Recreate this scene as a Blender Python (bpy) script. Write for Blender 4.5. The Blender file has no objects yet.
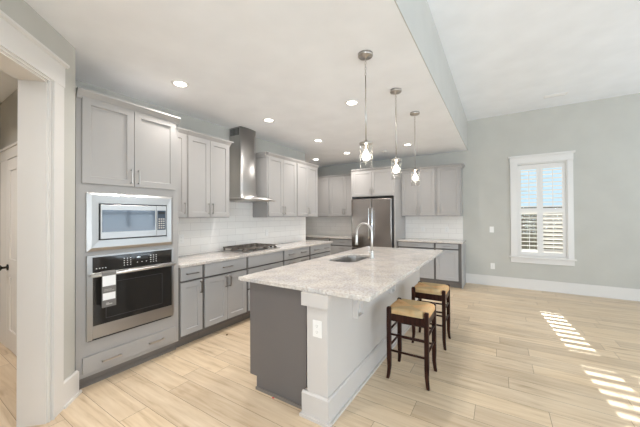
import bpy, bmesh, math, random
from mathutils import Vector, Matrix
random.seed(7)
S = bpy.context.scene
C = S.collection
PI = math.pi

# ------------------------------------------------------------------ camera
cd = bpy.data.cameras.new('camera'); cam = bpy.data.objects.new('camera', cd); C.objects.link(cam)
cd.sensor_width = 36.0; cd.lens = 284.39161 / 640 * 36.0; cd.clip_start = .02
TH, PITCH, ROLL = .561142387, .00910926, -.00577864
c_, s_ = math.cos(TH), math.sin(TH)
fw = Vector((-s_*math.cos(PITCH), c_*math.cos(PITCH), math.sin(PITCH)))
rt = Vector((c_, s_, 0)); up = rt.cross(fw)
r2 = rt*math.cos(ROLL)+up*math.sin(ROLL); u2 = up*math.cos(ROLL)-rt*math.sin(ROLL)
M = Matrix((r2, u2, -fw)).transposed().to_4x4(); M.translation = Vector((0, 0, 1.42))
cam.matrix_world = M
S.camera = cam

# ------------------------------------------------------------------ sky, sun, area fill, exposure
S.view_settings.view_transform = 'Standard'; S.view_settings.look = 'None'
S.view_settings.gamma = 1.0; S.view_settings.use_curve_mapping = False
S.view_settings.exposure = 0.27
S.cycles.max_bounces = 14; S.cycles.diffuse_bounces = 8; S.cycles.glossy_bounces = 6
S.cycles.transparent_max_bounces = 16
W = bpy.data.worlds.new('sky'); S.world = W; W.use_nodes = True
bg = W.node_tree.nodes['Background']; bg.inputs[0].default_value = (.66, .86, 1.0, 1); bg.inputs[1].default_value = .85
sd = bpy.data.lights.new('sun', 'SUN'); sd.energy = 13.0; sd.angle = .006; sd.color = (1, .96, .88)
sun = bpy.data.objects.new('sun', sd); C.objects.link(sun)
sun.rotation_euler = Vector((.085, -1, -.49)).to_track_quat('-Z', 'Y').to_euler(); sun.location = (0, 12, 9)
def daylight_fill(loc, rot, sx, sy, w, col):  # added area light outside an unseen opening, tilted up to brighten the ceiling
    d = bpy.data.lights.new('daylight_fill', 'AREA'); d.shape = 'RECTANGLE'; d.size = sx; d.size_y = sy; d.energy = w; d.color = col
    o = bpy.data.objects.new('daylight_fill', d); C.objects.link(o); o.location = loc; o.rotation_euler = rot
DAY = (.77, .885, 1.0)
RW = [(-2.4, -.7), (.4, 2.1), (3.7, 5.5)]                      # windows of the right wall, along y
for (a, b), pw in zip(RW, (52, 60, 66)):
    daylight_fill((4.86, (a+b)/2, 1.50), (0, PI/2+.50, 0), 2.0, b-a, pw, DAY)
daylight_fill((2.2, -4.9, 1.15), (PI/2+.92, 0, 0), 2.8, 2.2, 365, (.78, .89, 1))

# ------------------------------------------------------------------ materials
def mat(name, col=(.5, .5, .5), rough=.5, metal=0., **kw):
    m = bpy.data.materials.new(name); m.use_nodes = True
    b = m.node_tree.nodes['Principled BSDF']
    b.inputs['Base Color'].default_value = (*col, 1); b.inputs['Roughness'].default_value = rough; b.inputs['Metallic'].default_value = metal
    for k, v in kw.items():
        b.inputs[k].default_value = v
    return m
def nd(m, t, **kw):
    n = m.node_tree.nodes.new(t)
    for k, v in kw.items():
        if k in n.inputs: n.inputs[k].default_value = v
        else: setattr(n, k, v)
    return n
def lk(m, a, ao, b, bi): m.node_tree.links.new(a.outputs[ao], b.inputs[bi])
def ramp(m, stops):
    n = nd(m, 'ShaderNodeValToRGB'); e = n.color_ramp.elements
    while len(e) < len(stops): e.new(.5)
    for q, (p, c) in zip(e, stops): q.position = p; q.color = (*c, 1)
    return n
def paint(name, col, rough=.55, var=.03, scale=3., bump=.04):
    m = mat(name, col, rough); P = m.node_tree.nodes['Principled BSDF']
    tc = nd(m, 'ShaderNodeTexCoord'); n = nd(m, 'ShaderNodeTexNoise', Scale=scale, Detail=3.)
    lk(m, tc, 'Object', n, 'Vector')
    r = ramp(m, [(.3, tuple(c*(1-var) for c in col)), (.7, tuple(c*(1+var) for c in col))])
    lk(m, n, 'Fac', r, 'Fac'); lk(m, r, 'Color', P, 'Base Color')
    n2 = nd(m, 'ShaderNodeTexNoise', Scale=220., Detail=2.); lk(m, tc, 'Object', n2, 'Vector')
    bp = nd(m, 'ShaderNodeBump', Strength=bump, Distance=.002); lk(m, n2, 'Fac', bp, 'Height'); lk(m, bp, 'Normal', P, 'Normal')
    return m
WALL = paint('wall_paint', (.515, .50, .455), .7)
CEIL = paint('ceiling_paint', (.87, .885, .91), .8)
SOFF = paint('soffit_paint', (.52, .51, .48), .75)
TRIM = paint('white_trim_paint', (.71, .68, .645), .35, .01)
UPP = paint('light_grey_cabinet_paint', (.375, .355, .338), .38, .015)
LOW = paint('grey_cabinet_paint', (.39, .385, .385), .38, .015)
TRIM_WARM_LIT = paint('white_paint_warm_light', (.59, .552, .52), .4, .01)  # white trim paint with the post's warmer, dimmer light put into the colour
GAP_SHADE = paint('door_gap_shade', (.13, .12, .112), .45)  # shade of the gaps between fronts, put into the base carcass colour
ISL = paint('shaded_island_cabinet', (.145, .132, .127), .38, .015)  # base cabinet paint again, with the shade at the island painted in
TOE = paint('toe_kick_paint', (.20, .175, .155), .5)

def floor_mat():
    m = mat('oak_planks', rough=.32); P = m.node_tree.nodes['Principled BSDF']
    tc = nd(m, 'ShaderNodeTexCoord')
    br = nd(m, 'ShaderNodeTexBrick', offset=0., offset_frequency=2)
    for k, v in dict(Scale=1., **{'Mortar Size': .0016, 'Mortar Smooth': .1, 'Bias': 0., 'Brick Width': 1.45, 'Row Height': .187}).items(): br.inputs[k].default_value = v
    br.inputs['Color1'].default_value = (0, 0, 0, 1); br.inputs['Color2'].default_value = (1, 1, 1, 1); br.inputs['Mortar'].default_value = (.5, .5, .5, 1)
    sp = nd(m, 'ShaderNodeSeparateXYZ'); lk(m, tc, 'Object', sp, 0)
    dv = nd(m, 'ShaderNodeMath', operation='DIVIDE'); dv.inputs[1].default_value = .187; lk(m, sp, 'Y', dv, 0)
    fl = nd(m, 'ShaderNodeMath', operation='FLOOR'); lk(m, dv, 0, fl, 0)
    wn = nd(m, 'ShaderNodeTexWhiteNoise', noise_dimensions='1D'); lk(m, fl, 0, wn, 'W')
    sh = nd(m, 'ShaderNodeMath', operation='MULTIPLY_ADD'); sh.inputs[1].default_value = 1.45; lk(m, wn, 'Value', sh, 0); lk(m, sp, 'X', sh, 2)
    cv = nd(m, 'ShaderNodeCombineXYZ'); lk(m, sh, 0, cv, 'X'); lk(m, sp, 'Y', cv, 'Y'); lk(m, cv, 0, br, 'Vector')
    mp = nd(m, 'ShaderNodeMapping'); mp.inputs['Scale'].default_value = (.9, 11., 1.); lk(m, tc, 'Object', mp, 'Vector')
    ad = nd(m, 'ShaderNodeVectorMath', operation='ADD'); sc = nd(m, 'ShaderNodeVectorMath', operation='SCALE'); sc.inputs['Scale'].default_value = 7.3
    lk(m, br, 'Color', sc, 0); lk(m, mp, 'Vector', ad, 0); lk(m, sc, 'Vector', ad, 1)
    n = nd(m, 'ShaderNodeTexNoise', Scale=2.4, Detail=6., Roughness=.55, Distortion=.5); lk(m, ad, 'Vector', n, 'Vector')
    g = ramp(m, [(.26, (.48, .355, .225)), (.44, (.635, .495, .34)), (.68, (.72, .585, .425))]); lk(m, n, 'Fac', g, 'Fac')
    pl = ramp(m, [(.0, (.86, .84, .82)), (.5, (1, 1, 1)), (1., (1.06, 1.05, 1.02))]); lk(m, br, 'Color', pl, 'Fac')
    mx = nd(m, 'ShaderNodeMix', data_type='RGBA', blend_type='MULTIPLY'); mx.inputs[0].default_value = 1.
    lk(m, g, 'Color', mx, 6); lk(m, pl, 'Color', mx, 7)
    # knots
    kn = nd(m, 'ShaderNodeTexNoise', Scale=1.5, Detail=2.); mp2 = nd(m, 'ShaderNodeMapping'); mp2.inputs['Scale'].default_value = (1.6, 5., 1.); lk(m, tc, 'Object', mp2, 'Vector'); lk(m, mp2, 'Vector', kn, 'Vector')
    kr = ramp(m, [(.66, (1, 1, 1)), (.78, (.72, .66, .60))]); lk(m, kn, 'Fac', kr, 'Fac')
    mk = nd(m, 'ShaderNodeMix', data_type='RGBA', blend_type='MULTIPLY'); mk.inputs[0].default_value = 1.
    lk(m, mx, 2, mk, 6); lk(m, kr, 'Color', mk, 7)
    mo = nd(m, 'ShaderNodeMix', data_type='RGBA'); mo.inputs[7].default_value = (.22, .15, .09, 1)
    lk(m, br, 'Fac', mo, 0); lk(m, mk, 2, mo, 6); lk(m, mo, 2, P, 'Base Color')
    rr = ramp(m, [(.3, (.42,)*3), (.7, (.28,)*3)]); lk(m, n, 'Fac', rr, 'Fac'); lk(m, rr, 'Color', P, 'Roughness')
    bp = nd(m, 'ShaderNodeBump', Strength=.15, Distance=.002); bp.invert = True; lk(m, br, 'Fac', bp, 'Height'); lk(m, bp, 'Normal', P, 'Normal')
    return m
FLOOR = floor_mat()

def granite_mat():
    m = mat('speckled_stone', rough=.06); P = m.node_tree.nodes['Principled BSDF']
    tc = nd(m, 'ShaderNodeTexCoord')
    a = nd(m, 'ShaderNodeTexNoise', Scale=62., Detail=5., Roughness=.65); lk(m, tc, 'Object', a, 'Vector')
    ra = ramp(m, [(.30, (.40, .34, .30)), (.44, (.585, .53, .485)), (.56, (.67, .63, .585)), (.72, (.73, .71, .69))]); lk(m, a, 'Fac', ra, 'Fac')
    b = nd(m, 'ShaderNodeTexNoise', Scale=6., Detail=4., Roughness=.6); lk(m, tc, 'Object', b, 'Vector')
    rb = ramp(m, [(.35, (.80, .81, .84)), (.6, (1, .99, .97))]); lk(m, b, 'Fac', rb, 'Fac')
    mx = nd(m, 'ShaderNodeMix', data_type='RGBA', blend_type='MULTIPLY'); mx.inputs[0].default_value = 1.
    lk(m, ra, 'Color', mx, 6); lk(m, rb, 'Color', mx, 7)
    v = nd(m, 'ShaderNodeTexVoronoi', Scale=95.); lk(m, tc, 'Object', v, 'Vector')
    rv = ramp(m, [(.12, (.55, .5, .47)), (.24, (1, 1, 1))]); lk(m, v, 'Distance', rv, 'Fac')
    m2 = nd(m, 'ShaderNodeMix', data_type='RGBA', blend_type='MULTIPLY'); m2.inputs[0].default_value = .6
    lk(m, mx, 2, m2, 6); lk(m, rv, 'Color', m2, 7); lk(m, m2, 2, P, 'Base Color')
    return m
STONE = granite_mat()

def tile_mat(name, axis):
    m = mat(name, rough=.12); P = m.node_tree.nodes['Principled BSDF']
    tc = nd(m, 'ShaderNodeTexCoord'); sx = nd(m, 'ShaderNodeSeparateXYZ'); cx = nd(m, 'ShaderNodeCombineXYZ')
    lk(m, tc, 'Object', sx, 0); lk(m, sx, axis, cx, 'X'); lk(m, sx, 'Z', cx, 'Y')
    br = nd(m, 'ShaderNodeTexBrick', offset=.5, offset_frequency=2)
    for k, v in dict(Scale=1., **{'Mortar Size': .0022, 'Mortar Smooth': .2, 'Brick Width': .31, 'Row Height': .103}).items(): br.inputs[k].default_value = v
    br.inputs['Color1'].default_value = (.84, .80, .755, 1); br.inputs['Color2'].default_value = (.87, .835, .79, 1); br.inputs['Mortar'].default_value = (.66, .62, .58, 1)
    lk(m, cx, 0, br, 'Vector'); lk(m, br, 'Color', P, 'Base Color')
    bp = nd(m, 'ShaderNodeBump', Strength=.4, Distance=.002); bp.invert = True; lk(m, br, 'Fac', bp, 'Height'); lk(m, bp, 'Normal', P, 'Normal')
    return m
TILE_Y = tile_mat('subway_tile_left', 'Y'); TILE_X = tile_mat('subway_tile_back', 'X')

def steel_mat(name, col, rough, sc):
    m = mat(name, col, rough, 1.); P = m.node_tree.nodes['Principled BSDF']
    tc = nd(m, 'ShaderNodeTexCoord'); mp = nd(m, 'ShaderNodeMapping'); mp.inputs['Scale'].default_value = sc; lk(m, tc, 'Object', mp, 'Vector')
    n = nd(m, 'ShaderNodeTexNoise', Scale=5., Detail=4.); lk(m, mp, 'Vector', n, 'Vector')
    r = ramp(m, [(.3, (rough*.94,)*3), (.7, (rough*1.06,)*3)]); lk(m, n, 'Fac', r, 'Fac'); lk(m, r, 'Color', P, 'Roughness')
    return m
STEEL = mat('brushed_steel', (.47, .455, .44), .36, 1.)
BRIGHT = mat('bright_steel', (.74, .73, .71), .30, 1.)
FSTEEL = mat('fridge_steel', (.42, .375, .34), .22, 1.)
NICKEL = steel_mat('brushed_nickel', (.50, .47, .44), .32, (30, 30, 30))
PULL = steel_mat('pull_nickel', (.34, .32, .30), .35, (30, 30, 30))
CHROME = mat('polished_chrome', (.80, .80, .80), .10, 1.)
BLACKGL = mat('black_oven_glass', (.022, .020, .018), .06, **{'Specular IOR Level': .6})
BLACK = mat('black_plastic', (.015, .015, .015), .4)
IRON = paint('cast_iron', (.12, .098, .08), .5, .2, 40.)
DARKSIDE = mat('dark_appliance_side', (.04, .04, .042), .45)
MWGL = mat('microwave_glass', (.07, .09, .12), .06, 0., **{'Specular IOR Level': .5})
PLATE = mat('white_plate', (.82, .80, .77), .35)
SLOT = mat('plate_slot', (.46, .44, .41), .5)
BKNOB = mat('black_knob', (.008, .008, .008), .25)
PAPER = mat('white_card', (.85, .85, .85), .6)
CARD = mat('dark_card', (.17, .16, .15), .5)
REDM = mat('red_tape', (.65, .03, .04), .5)
SPECK = mat('brown_crumb', (.16, .10, .04), .7)
FENCE = paint('fence_wood', (.24, .19, .14), .8, .2)
GROUND = paint('outside_ground', (.22, .25, .14), .9, .2)

def wood_mat():
    m = mat('dark_walnut_stain', rough=.40, **{'Specular IOR Level': .18}); P = m.node_tree.nodes['Principled BSDF']
    tc = nd(m, 'ShaderNodeTexCoord'); mp = nd(m, 'ShaderNodeMapping'); mp.inputs['Scale'].default_value = (30, 30, 2.5); lk(m, tc, 'Object', mp, 'Vector')
    n = nd(m, 'ShaderNodeTexNoise', Scale=2., Detail=4.); lk(m, mp, 'Vector', n, 'Vector')
    r = ramp(m, [(.3, (.014, .0045, .003)), (.7, (.045, .014, .008))]); lk(m, n, 'Fac', r, 'Fac'); lk(m, r, 'Color', P, 'Base Color')
    return m
WALNUT = wood_mat()
def rush_mat():
    m = mat('woven_rush', rough=.65); P = m.node_tree.nodes['Principled BSDF']
    tc = nd(m, 'ShaderNodeTexCoord'); sx = nd(m, 'ShaderNodeSeparateXYZ'); lk(m, tc, 'Object', sx, 0)
    ax = nd(m, 'ShaderNodeMath', operation='ABSOLUTE'); ay = nd(m, 'ShaderNodeMath', operation='ABSOLUTE'); lk(m, sx, 'X', ax, 0); lk(m, sx, 'Y', ay, 0)
    gt = nd(m, 'ShaderNodeMath', operation='GREATER_THAN'); lk(m, ax, 0, gt, 0); lk(m, ay, 0, gt, 1)
    w1 = nd(m, 'ShaderNodeTexWave', bands_direction='X', Scale=48., Distortion=1.0, **{'Detail Scale': 2.}); w2 = nd(m, 'ShaderNodeTexWave', bands_direction='Y', Scale=48., Distortion=1.0, **{'Detail Scale': 2.})
    lk(m, tc, 'Object', w1, 'Vector'); lk(m, tc, 'Object', w2, 'Vector')
    mx = nd(m, 'ShaderNodeMix', data_type='FLOAT'); lk(m, gt, 0, mx, 0); lk(m, w1, 'Fac', mx, 2); lk(m, w2, 'Fac', mx, 3)
    n = nd(m, 'ShaderNodeTexNoise', Scale=9., Detail=3.); lk(m, tc, 'Object', n, 'Vector')
    rc = ramp(m, [(.3, (.56, .33, .14)), (.5, (.72, .50, .27)), (.7, (.64, .50, .30))]); lk(m, n, 'Fac', rc, 'Fac')
    rw = ramp(m, [(.0, (.86, .82, .76)), (.6, (1, 1, 1))]); lk(m, mx, 0, rw, 'Fac')
    mm = nd(m, 'ShaderNodeMix', data_type='RGBA', blend_type='MULTIPLY'); mm.inputs[0].default_value = 1.; lk(m, rc, 'Color', mm, 6); lk(m, rw, 'Color', mm, 7); sheen_tint = nd(m, 'ShaderNodeMix', data_type='RGBA'); sheen_tint.inputs[6].default_value = (.84, .83, .77, 1); sheen_tint.inputs[7].default_value = (1.06, .94, .82, 1); lk(m, gt, 0, sheen_tint, 0)  # per-sector tint puts side light and sheen into the rush colour
    m3 = nd(m, 'ShaderNodeMix', data_type='RGBA', blend_type='MULTIPLY'); m3.inputs[0].default_value = 1.; lk(m, mm, 2, m3, 6); lk(m, sheen_tint, 2, m3, 7); lk(m, m3, 2, P, 'Base Color')
    bp = nd(m, 'ShaderNodeBump', Strength=.5, Distance=.003); lk(m, mx, 0, bp, 'Height'); lk(m, bp, 'Normal', P, 'Normal')
    return m
RUSH = rush_mat()
def glass_mat(name, tint, ref, haze=0.):
    m = bpy.data.materials.new(name); m.use_nodes = True; nt = m.node_tree; nt.nodes.clear()
    o = nd(m, 'ShaderNodeOutputMaterial'); t = nd(m, 'ShaderNodeBsdfTransparent'); t.inputs[0].default_value = (*tint, 1)
    g = nd(m, 'ShaderNodeBsdfGlossy'); g.inputs['Roughness'].default_value = .03
    f0 = nd(m, 'ShaderNodeLayerWeight'); f0.inputs['Blend'].default_value = ref
    f1 = nd(m, 'ShaderNodeMath', operation='POWER'); f1.inputs[1].default_value = 2.; lk(m, f0, 'Facing', f1, 0)
    f = nd(m, 'ShaderNodeMath', operation='MULTIPLY_ADD'); f.inputs[1].default_value = ref*1.6; f.inputs[2].default_value = .03 if haze else .004; lk(m, f1, 0, f, 0)
    x = nd(m, 'ShaderNodeMixShader'); lk(m, f, 0, x, 0); lk(m, t, 0, x, 1); lk(m, g, 0, x, 2)
    if haze:
        d = nd(m, 'ShaderNodeBsdfTranslucent'); d.inputs[0].default_value = (.9, .9, .88, 1); h = nd(m, 'ShaderNodeMath', operation='MULTIPLY_ADD'); h.inputs[1].default_value = haze; h.inputs[2].default_value = .008; lk(m, f1, 0, h, 0)
        y = nd(m, 'ShaderNodeMixShader'); lk(m, h, 0, y, 0); lk(m, x, 0, y, 1); lk(m, d, 0, y, 2); x = y
    lk(m, x, 0, o, 0)
    return m
PANE = glass_mat('window_glass', (.97, .99, 1), .12); SHADE = glass_mat('clear_shade_glass', (.93, .93, .93), .30, .13)
def emit(name, col, st):
    m = mat(name, col, .5); b = m.node_tree.nodes['Principled BSDF']; b.inputs['Emission Color'].default_value = (*col, 1); b.inputs['Emission Strength'].default_value = st
    return m
LENS = emit('lamp_lens', (1, .95, .88), 9.); BULB = emit('bulb_glow', (1, .90, .74), 24.); DIGIT = emit('display_marks', (.7, .8, .85), .5)

# ------------------------------------------------------------------ mesh helpers
class MB:
    def __init__(s): s.bm = bmesh.new()
    def quad(s, pts, smooth=False):
        f = s.bm.faces.new([s.bm.verts.new(p) for p in pts]); f.smooth = smooth; return f
    def box(s, x0, x1, y0, y1, z0, z1):
        x0, x1 = sorted((x0, x1)); y0, y1 = sorted((y0, y1)); z0, z1 = sorted((z0, z1))
        v = [s.bm.verts.new((x, y, z)) for z in (z0, z1) for y in (y0, y1) for x in (x0, x1)]
        for i in ((0, 2, 3, 1), (4, 5, 7, 6), (0, 1, 5, 4), (1, 3, 7, 5), (3, 2, 6, 7), (2, 0, 4, 6)): s.bm.faces.new([v[k] for k in i])
        return s
    def prism(s, pts, axis, a, b):
        """extrude a 2-D outline along an axis; pts in the two other axes, in order"""
        def P(p, t):
            return {'x': (t, p[0], p[1]), 'y': (p[0], t, p[1]), 'z': (p[0], p[1], t)}[axis]
        A = [s.bm.verts.new(P(p, a)) for p in pts]; B = [s.bm.verts.new(P(p, b)) for p in pts]; n = len(pts)
        s.bm.faces.new(A); s.bm.faces.new(B[::-1])
        for i in range(n): s.bm.faces.new((A[i], B[i], B[(i+1) % n], A[(i+1) % n]))
        return s
    def tube(s, path, rad, n=12, cap=True):
        path = [Vector(p) for p in path]; k = len(path); rad = rad if isinstance(rad, (list, tuple)) else [rad]*k
        rings = []; nx = None
        for i, p in enumerate(path):
            d = (path[min(i+1, k-1)]-path[max(i-1, 0)]).normalized()
            if nx is None: nx = d.orthogonal().normalized()
            else: nx = (nx-d*nx.dot(d)).normalized()
            by = d.cross(nx)
            rings.append([s.bm.verts.new(p+(nx*math.cos(2*PI*j/n)+by*math.sin(2*PI*j/n))*rad[i]) for j in range(n)])
        for a, b in zip(rings, rings[1:]):
            for j in range(n):
                f = s.bm.faces.new((a[j], a[(j+1) % n], b[(j+1) % n], b[j])); f.smooth = True
        if cap: s.bm.faces.new(rings[0][::-1]); s.bm.faces.new(rings[-1])
        return s
    def lathe(s, prof, c=(0, 0, 0), n=24, cap=True):
        """prof: (radius, z) list"""
        R = [[s.bm.verts.new((c[0]+r*math.cos(2*PI*j/n), c[1]+r*math.sin(2*PI*j/n), c[2]+z)) for j in range(n)] for r, z in prof]
        for a, b in zip(R, R[1:]):
            for j in range(n):
                f = s.bm.faces.new((a[j], a[(j+1) % n], b[(j+1) % n], b[j])); f.smooth = True
        if cap:
            if prof[0][0] > 1e-5: s.bm.faces.new(R[0][::-1])
            if prof[-1][0] > 1e-5: s.bm.faces.new(R[-1])
        return s
    def build(s, name, m, parent=None, loc=None, rot=0., bevel=0., seg=2):
        bm = s.bm
        bmesh.ops.remove_doubles(bm, verts=bm.verts, dist=1e-6) if False else None
        bmesh.ops.recalc_face_normals(bm, faces=bm.faces)
        if bevel:
            ed = [e for e in bm.edges if len(e.link_faces) == 2 and e.calc_face_angle(0) > .6]
            bmesh.ops.bevel(bm, geom=ed, offset=bevel, segments=seg, affect='EDGES', profile=.5, clamp_overlap=True)
        if loc is not None and parent is None and rot == 0: bmesh.ops.translate(bm, verts=bm.verts, vec=-Vector(loc))
        me = bpy.data.meshes.new(name); bm.to_mesh(me); bm.free()
        for q in (m if isinstance(m, (list, tuple)) else [m]): me.materials.append(q)
        o = bpy.data.objects.new(name, me); C.objects.link(o)
        if parent is not None: o.parent = parent
        elif loc is not None: o.location = loc; o.rotation_euler = (0, 0, rot)
        return o
def bx(*a): return MB().box(*a)
def tag(o, label, cat, group=None, kind=None):
    o['label'] = label; o['category'] = cat
    if group: o['group'] = group
    if kind: o['kind'] = kind
    return o
def thing(name, label, cat, loc, rot=0., group=None):
    o = bpy.data.objects.new(name, None); C.objects.link(o); o.location = loc; o.rotation_euler = (0, 0, rot); o.empty_display_size = .1
    return tag(o, label, cat, group)
KIDS = {}
def copy_tree(o, loc=None, label=None, parent=None):
    c = o.copy(); C.objects.link(c)
    if parent is not None: c.parent = parent
    if loc is not None: c.location = loc
    if label: c['label'] = label
    for ch in [x for x in C.objects if x.parent == o]: copy_tree(ch, parent=c)
    return c
def struct(o, label=None, cat=None):
    o['kind'] = 'structure'
    if label: o['label'] = label
    if cat: o['category'] = cat
    return o

# ------------------------------------------------------------------ room shell
ZL, ZH, YB, XL, XB = 2.786, 3.408, 6.727, -3.54, -.55
struct(bx(-5.3, 5.0, -5.0, 6.9, -.12, 0).build('floor', FLOOR), 'light oak plank floor running under the whole kitchen', 'floor')
struct(bx(-5.3, XB, -5.0, 6.9, ZL, ZH+.15).build('ceiling', CEIL), 'low white kitchen ceiling with recessed lights and a dropped side face', 'ceiling')
struct(bx(XB+.001, XB+.008, -4.6, YB-.001, ZL, ZH).build('trim_4', SOFF), 'pale grey drop face where the low kitchen ceiling steps up', 'soffit')
struct(bx(XB, 5.0, -5.0, 6.9, ZH, ZH+.15).build('ceiling', CEIL), 'high white ceiling over the open room with a small air vent', 'ceiling')
WX0, WX1, WZ0, WZ1 = .31, 1.05, .62, 2.41
b = MB(); b.box(-5.3, WX0, YB, YB+.16, 0, ZH); b.box(WX1, 5.0, YB, YB+.16, 0, ZH); b.box(WX0, WX1, YB, YB+.16, 0, WZ0); b.box(WX0, WX1, YB, YB+.16, WZ1, ZH)
struct(b.build('wall_back', WALL), 'grey painted far wall with the shuttered window', 'wall')
struct(bx(XL-.12, XL, .84, 5.04, 0, ZL).build('wall_left', WALL), 'grey wall behind the oven, hood and cooktop run', 'wall')
struct(bx(-5.3, -5.02, -5.0, 6.727, 0, ZL).build('wall_hall', WALL), 'hall end wall past the doorway', 'wall')
struct(bx(-5.02, -2.93, .838, .895, 0, ZL).build('wall_passage', WALL), 'beige hall wall that holds the white door', 'wall')
A = Vector((-2.883, .888, 0)); DROT = -PI/4
OX0, OX1, OZ = .312, 1.75, 2.375
b = MB(); b.box(0, OX0, -.162, 0, 0, ZL); b.box(OX0, OX1, -.162, 0, OZ, ZL); b.box(OX1, 3.3, -.162, 0, 0, ZL)
struct(b.build('wall_entry', WALL, loc=A, rot=DROT), 'angled grey wall with the cased doorway opening', 'wall')
struct(bx(-.70, -.55, -5.0, -1.45, 0, ZL).build('wall_side', WALL), 'grey wall beside the entry', 'wall')
# right wall with three windows, rear wall with a patio door
b = MB(); ys = [-5.0]+[v for p in RW for v in p]+[6.9]
for i in range(0, len(ys), 2): b.box(4.6, 4.76, ys[i], ys[i+1], 0, ZH)
for a, c in RW: b.box(4.6, 4.76, a, c, 0, .55); b.box(4.6, 4.76, a, c, 2.55, ZH)
struct(b.build('wall_right', WALL), 'grey wall with three tall windows', 'wall')
b = MB(); b.box(-5.3, .8, -4.76, -4.6, 0, ZH); b.box(3.6, 5.0, -4.76, -4.6, 0, ZH); b.box(.8, 3.6, -4.76, -4.6, 2.36, ZH)
struct(b.build('wall_rear', WALL), 'grey wall with the wide glass door', 'wall')
for i, (a, c) in enumerate(RW):
    w = bpy.data.objects.new('window_%d' % (i+2), None); C.objects.link(w); w.location = (4.68, (a+c)/2, .55); struct(w)
    h = (c-a)/2; m = MB()
    for y0, y1, z0, z1 in ((-h, -h+.07, 0, 2), (h-.07, h, 0, 2), (-h, h, 0, .07), (-h, h, 1.93, 2), (-h, h, .97, 1.03), (-.03, .03, 0, 2)): m.box(-.04, .04, y0, y1, z0, z1)
    m.build('window_frame', TRIM, w); bx(-.004, .004, -h+.07, h-.07, .07, 1.93).build('pane', PANE, w)
w = bpy.data.objects.new('door_2', None); C.objects.link(w); w.location = (2.2, -4.68, 0); struct(w)
m = MB()
for x0, x1, z0, z1 in ((-1.4, -1.3, 0, 2.36), (1.3, 1.4, 0, 2.36), (-1.3, 1.3, 2.26, 2.36), (-1.3, 1.3, 0, .14), (-.06, .06, .14, 2.26)): m.box(x0, x1, -.04, .04, z0, z1)
m.build('door_frame', TRIM, w); bx(-1.3, 1.3, -.004, .004, .14, 2.26).build('pane', PANE, w)

# baseboards
def baseboard(name, x0, x1, y0, y1, nx, ny, loc=(0, 0, 0), rot=0):
    """strip with a shoe moulding; (x0..x1, y0..y1) is the board, (nx, ny) its outward side"""
    m = MB(); m.box(x0, x1, y0, y1, 0, .19)
    if ny: y = y0 if ny < 0 else y1; m.box(x0, x1, y, y+ny*.014, 0, .02); m.box(x0, x1, y, y-ny*.006, .19, .198)
    if nx: x = x0 if nx < 0 else x1; m.box(x, x+nx*.014, y0, y1, 0, .02)
    return struct(m.build(name, TRIM, loc=loc, rot=rot, bevel=.002, seg=1))
baseboard('baseboard_back', -.60, 4.6, YB-.018, YB, 0, -1)
baseboard('baseboard_right', 4.582, 4.6, -4.6, YB-.02, -1, 0)
m = MB(); m.box(-.02, .176, 0, .02, 0, .18); m.box(-.034, .176, .02, .034, 0, .02); m.box(-.02, 0, -.1, 0, 0, .18); m.prism([(0, .18), (.02, .18), (.012, .19), (0, .19)], 'x', -.012, .176)
struct(m.build('baseboard_entry', TRIM, loc=A, rot=DROT))
m = MB(); m.box(OX1+.115, 3.3, 0, .02, 0, .19); struct(m.build('baseboard_side', TRIM, loc=A, rot=DROT))
baseboard('baseboard_hall', -5.02, -4.91, .820, .838, 0, -1)

# doorway casing in the angled wall
m = MB()
m.box(.176, .292, 0, .022, 0, 2.39); m.box(.280, .292, .022, .028, 0, 2.39); m.box(OX1+.012, OX1+.115, 0, .022, 0, 2.39)
m.box(.172, OX1+.13, 0, .026, 2.39, 2.546)
m.prism([(0, 2.546), (.030, 2.546), (.044, 2.556), (.044, 2.570), (0, 2.570)], 'x', .152, OX1+.17)
m.box(.292, OX1+.012, 0, .014, 2.375, 2.39); m.box(.300, .312, -.0, .014, 0, 2.375)
struct(m.build('trim_1', TRIM, loc=A, rot=DROT), 'white flat casing with a stepped cap around the doorway', 'door casing')
m = MB(); m.box(OX0, OX0+.012, -.166, 0, 0, OZ); m.box(OX1-.012, OX1, -.166, 0, 0, OZ); m.box(OX0, OX1, -.166, 0, OZ-.012, OZ)
struct(m.build('trim_2', TRIM, loc=A, rot=DROT), 'white jamb lining of the doorway', 'door jamb')

# hall door
d = bpy.data.objects.new('door_1', None); C.objects.link(d); d.location = (-4.565, .838, 0); struct(d, 'white panelled hall door with a black round knob', 'door')
m = MB()
m.box(-.0, .80, -.014, -.002, .012, 2.05)
for z0, z1 in ((.012, .22), (.78, .98), (1.93, 2.05)): m.box(0, .80, -.024, -.014, z0, z1)
for x0, x1 in ((0, .11), (.355, .445), (.69, .80)): m.box(x0, x1, -.0235, -.014, .012, 2.05)
m.build('door_panel', TRIM, d)
m = MB()
m.lathe([(0, 0), (.034, .001), (.034, .010), (.013, .015), (.013, .046), (.028, .054), (.036, .070), (.031, .086), (.015, .094), (0, .096)], n=20, cap=False)
bmesh.ops.rotate(m.bm, verts=m.bm.verts, cent=(0, 0, 0), matrix=Matrix.Rotation(PI/2, 3, 'X')); bmesh.ops.translate(m.bm, verts=m.bm.verts, vec=(.055, -.024, .885))
m.build('knob', BKNOB, d)
m = MB(); m.box(-4.86, -4.575, .815, .838, 0, 2.06); m.box(-4.875, -3.75, .812, .838, 2.06, 2.17); m.box(-4.90, -3.72, .80, .838, 2.17, 2.195); m.box(-3.86, -3.75, .815, .838, 0, 2.06)
struct(m.build('trim_3', TRIM), 'white casing around the hall door', 'door casing')

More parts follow.
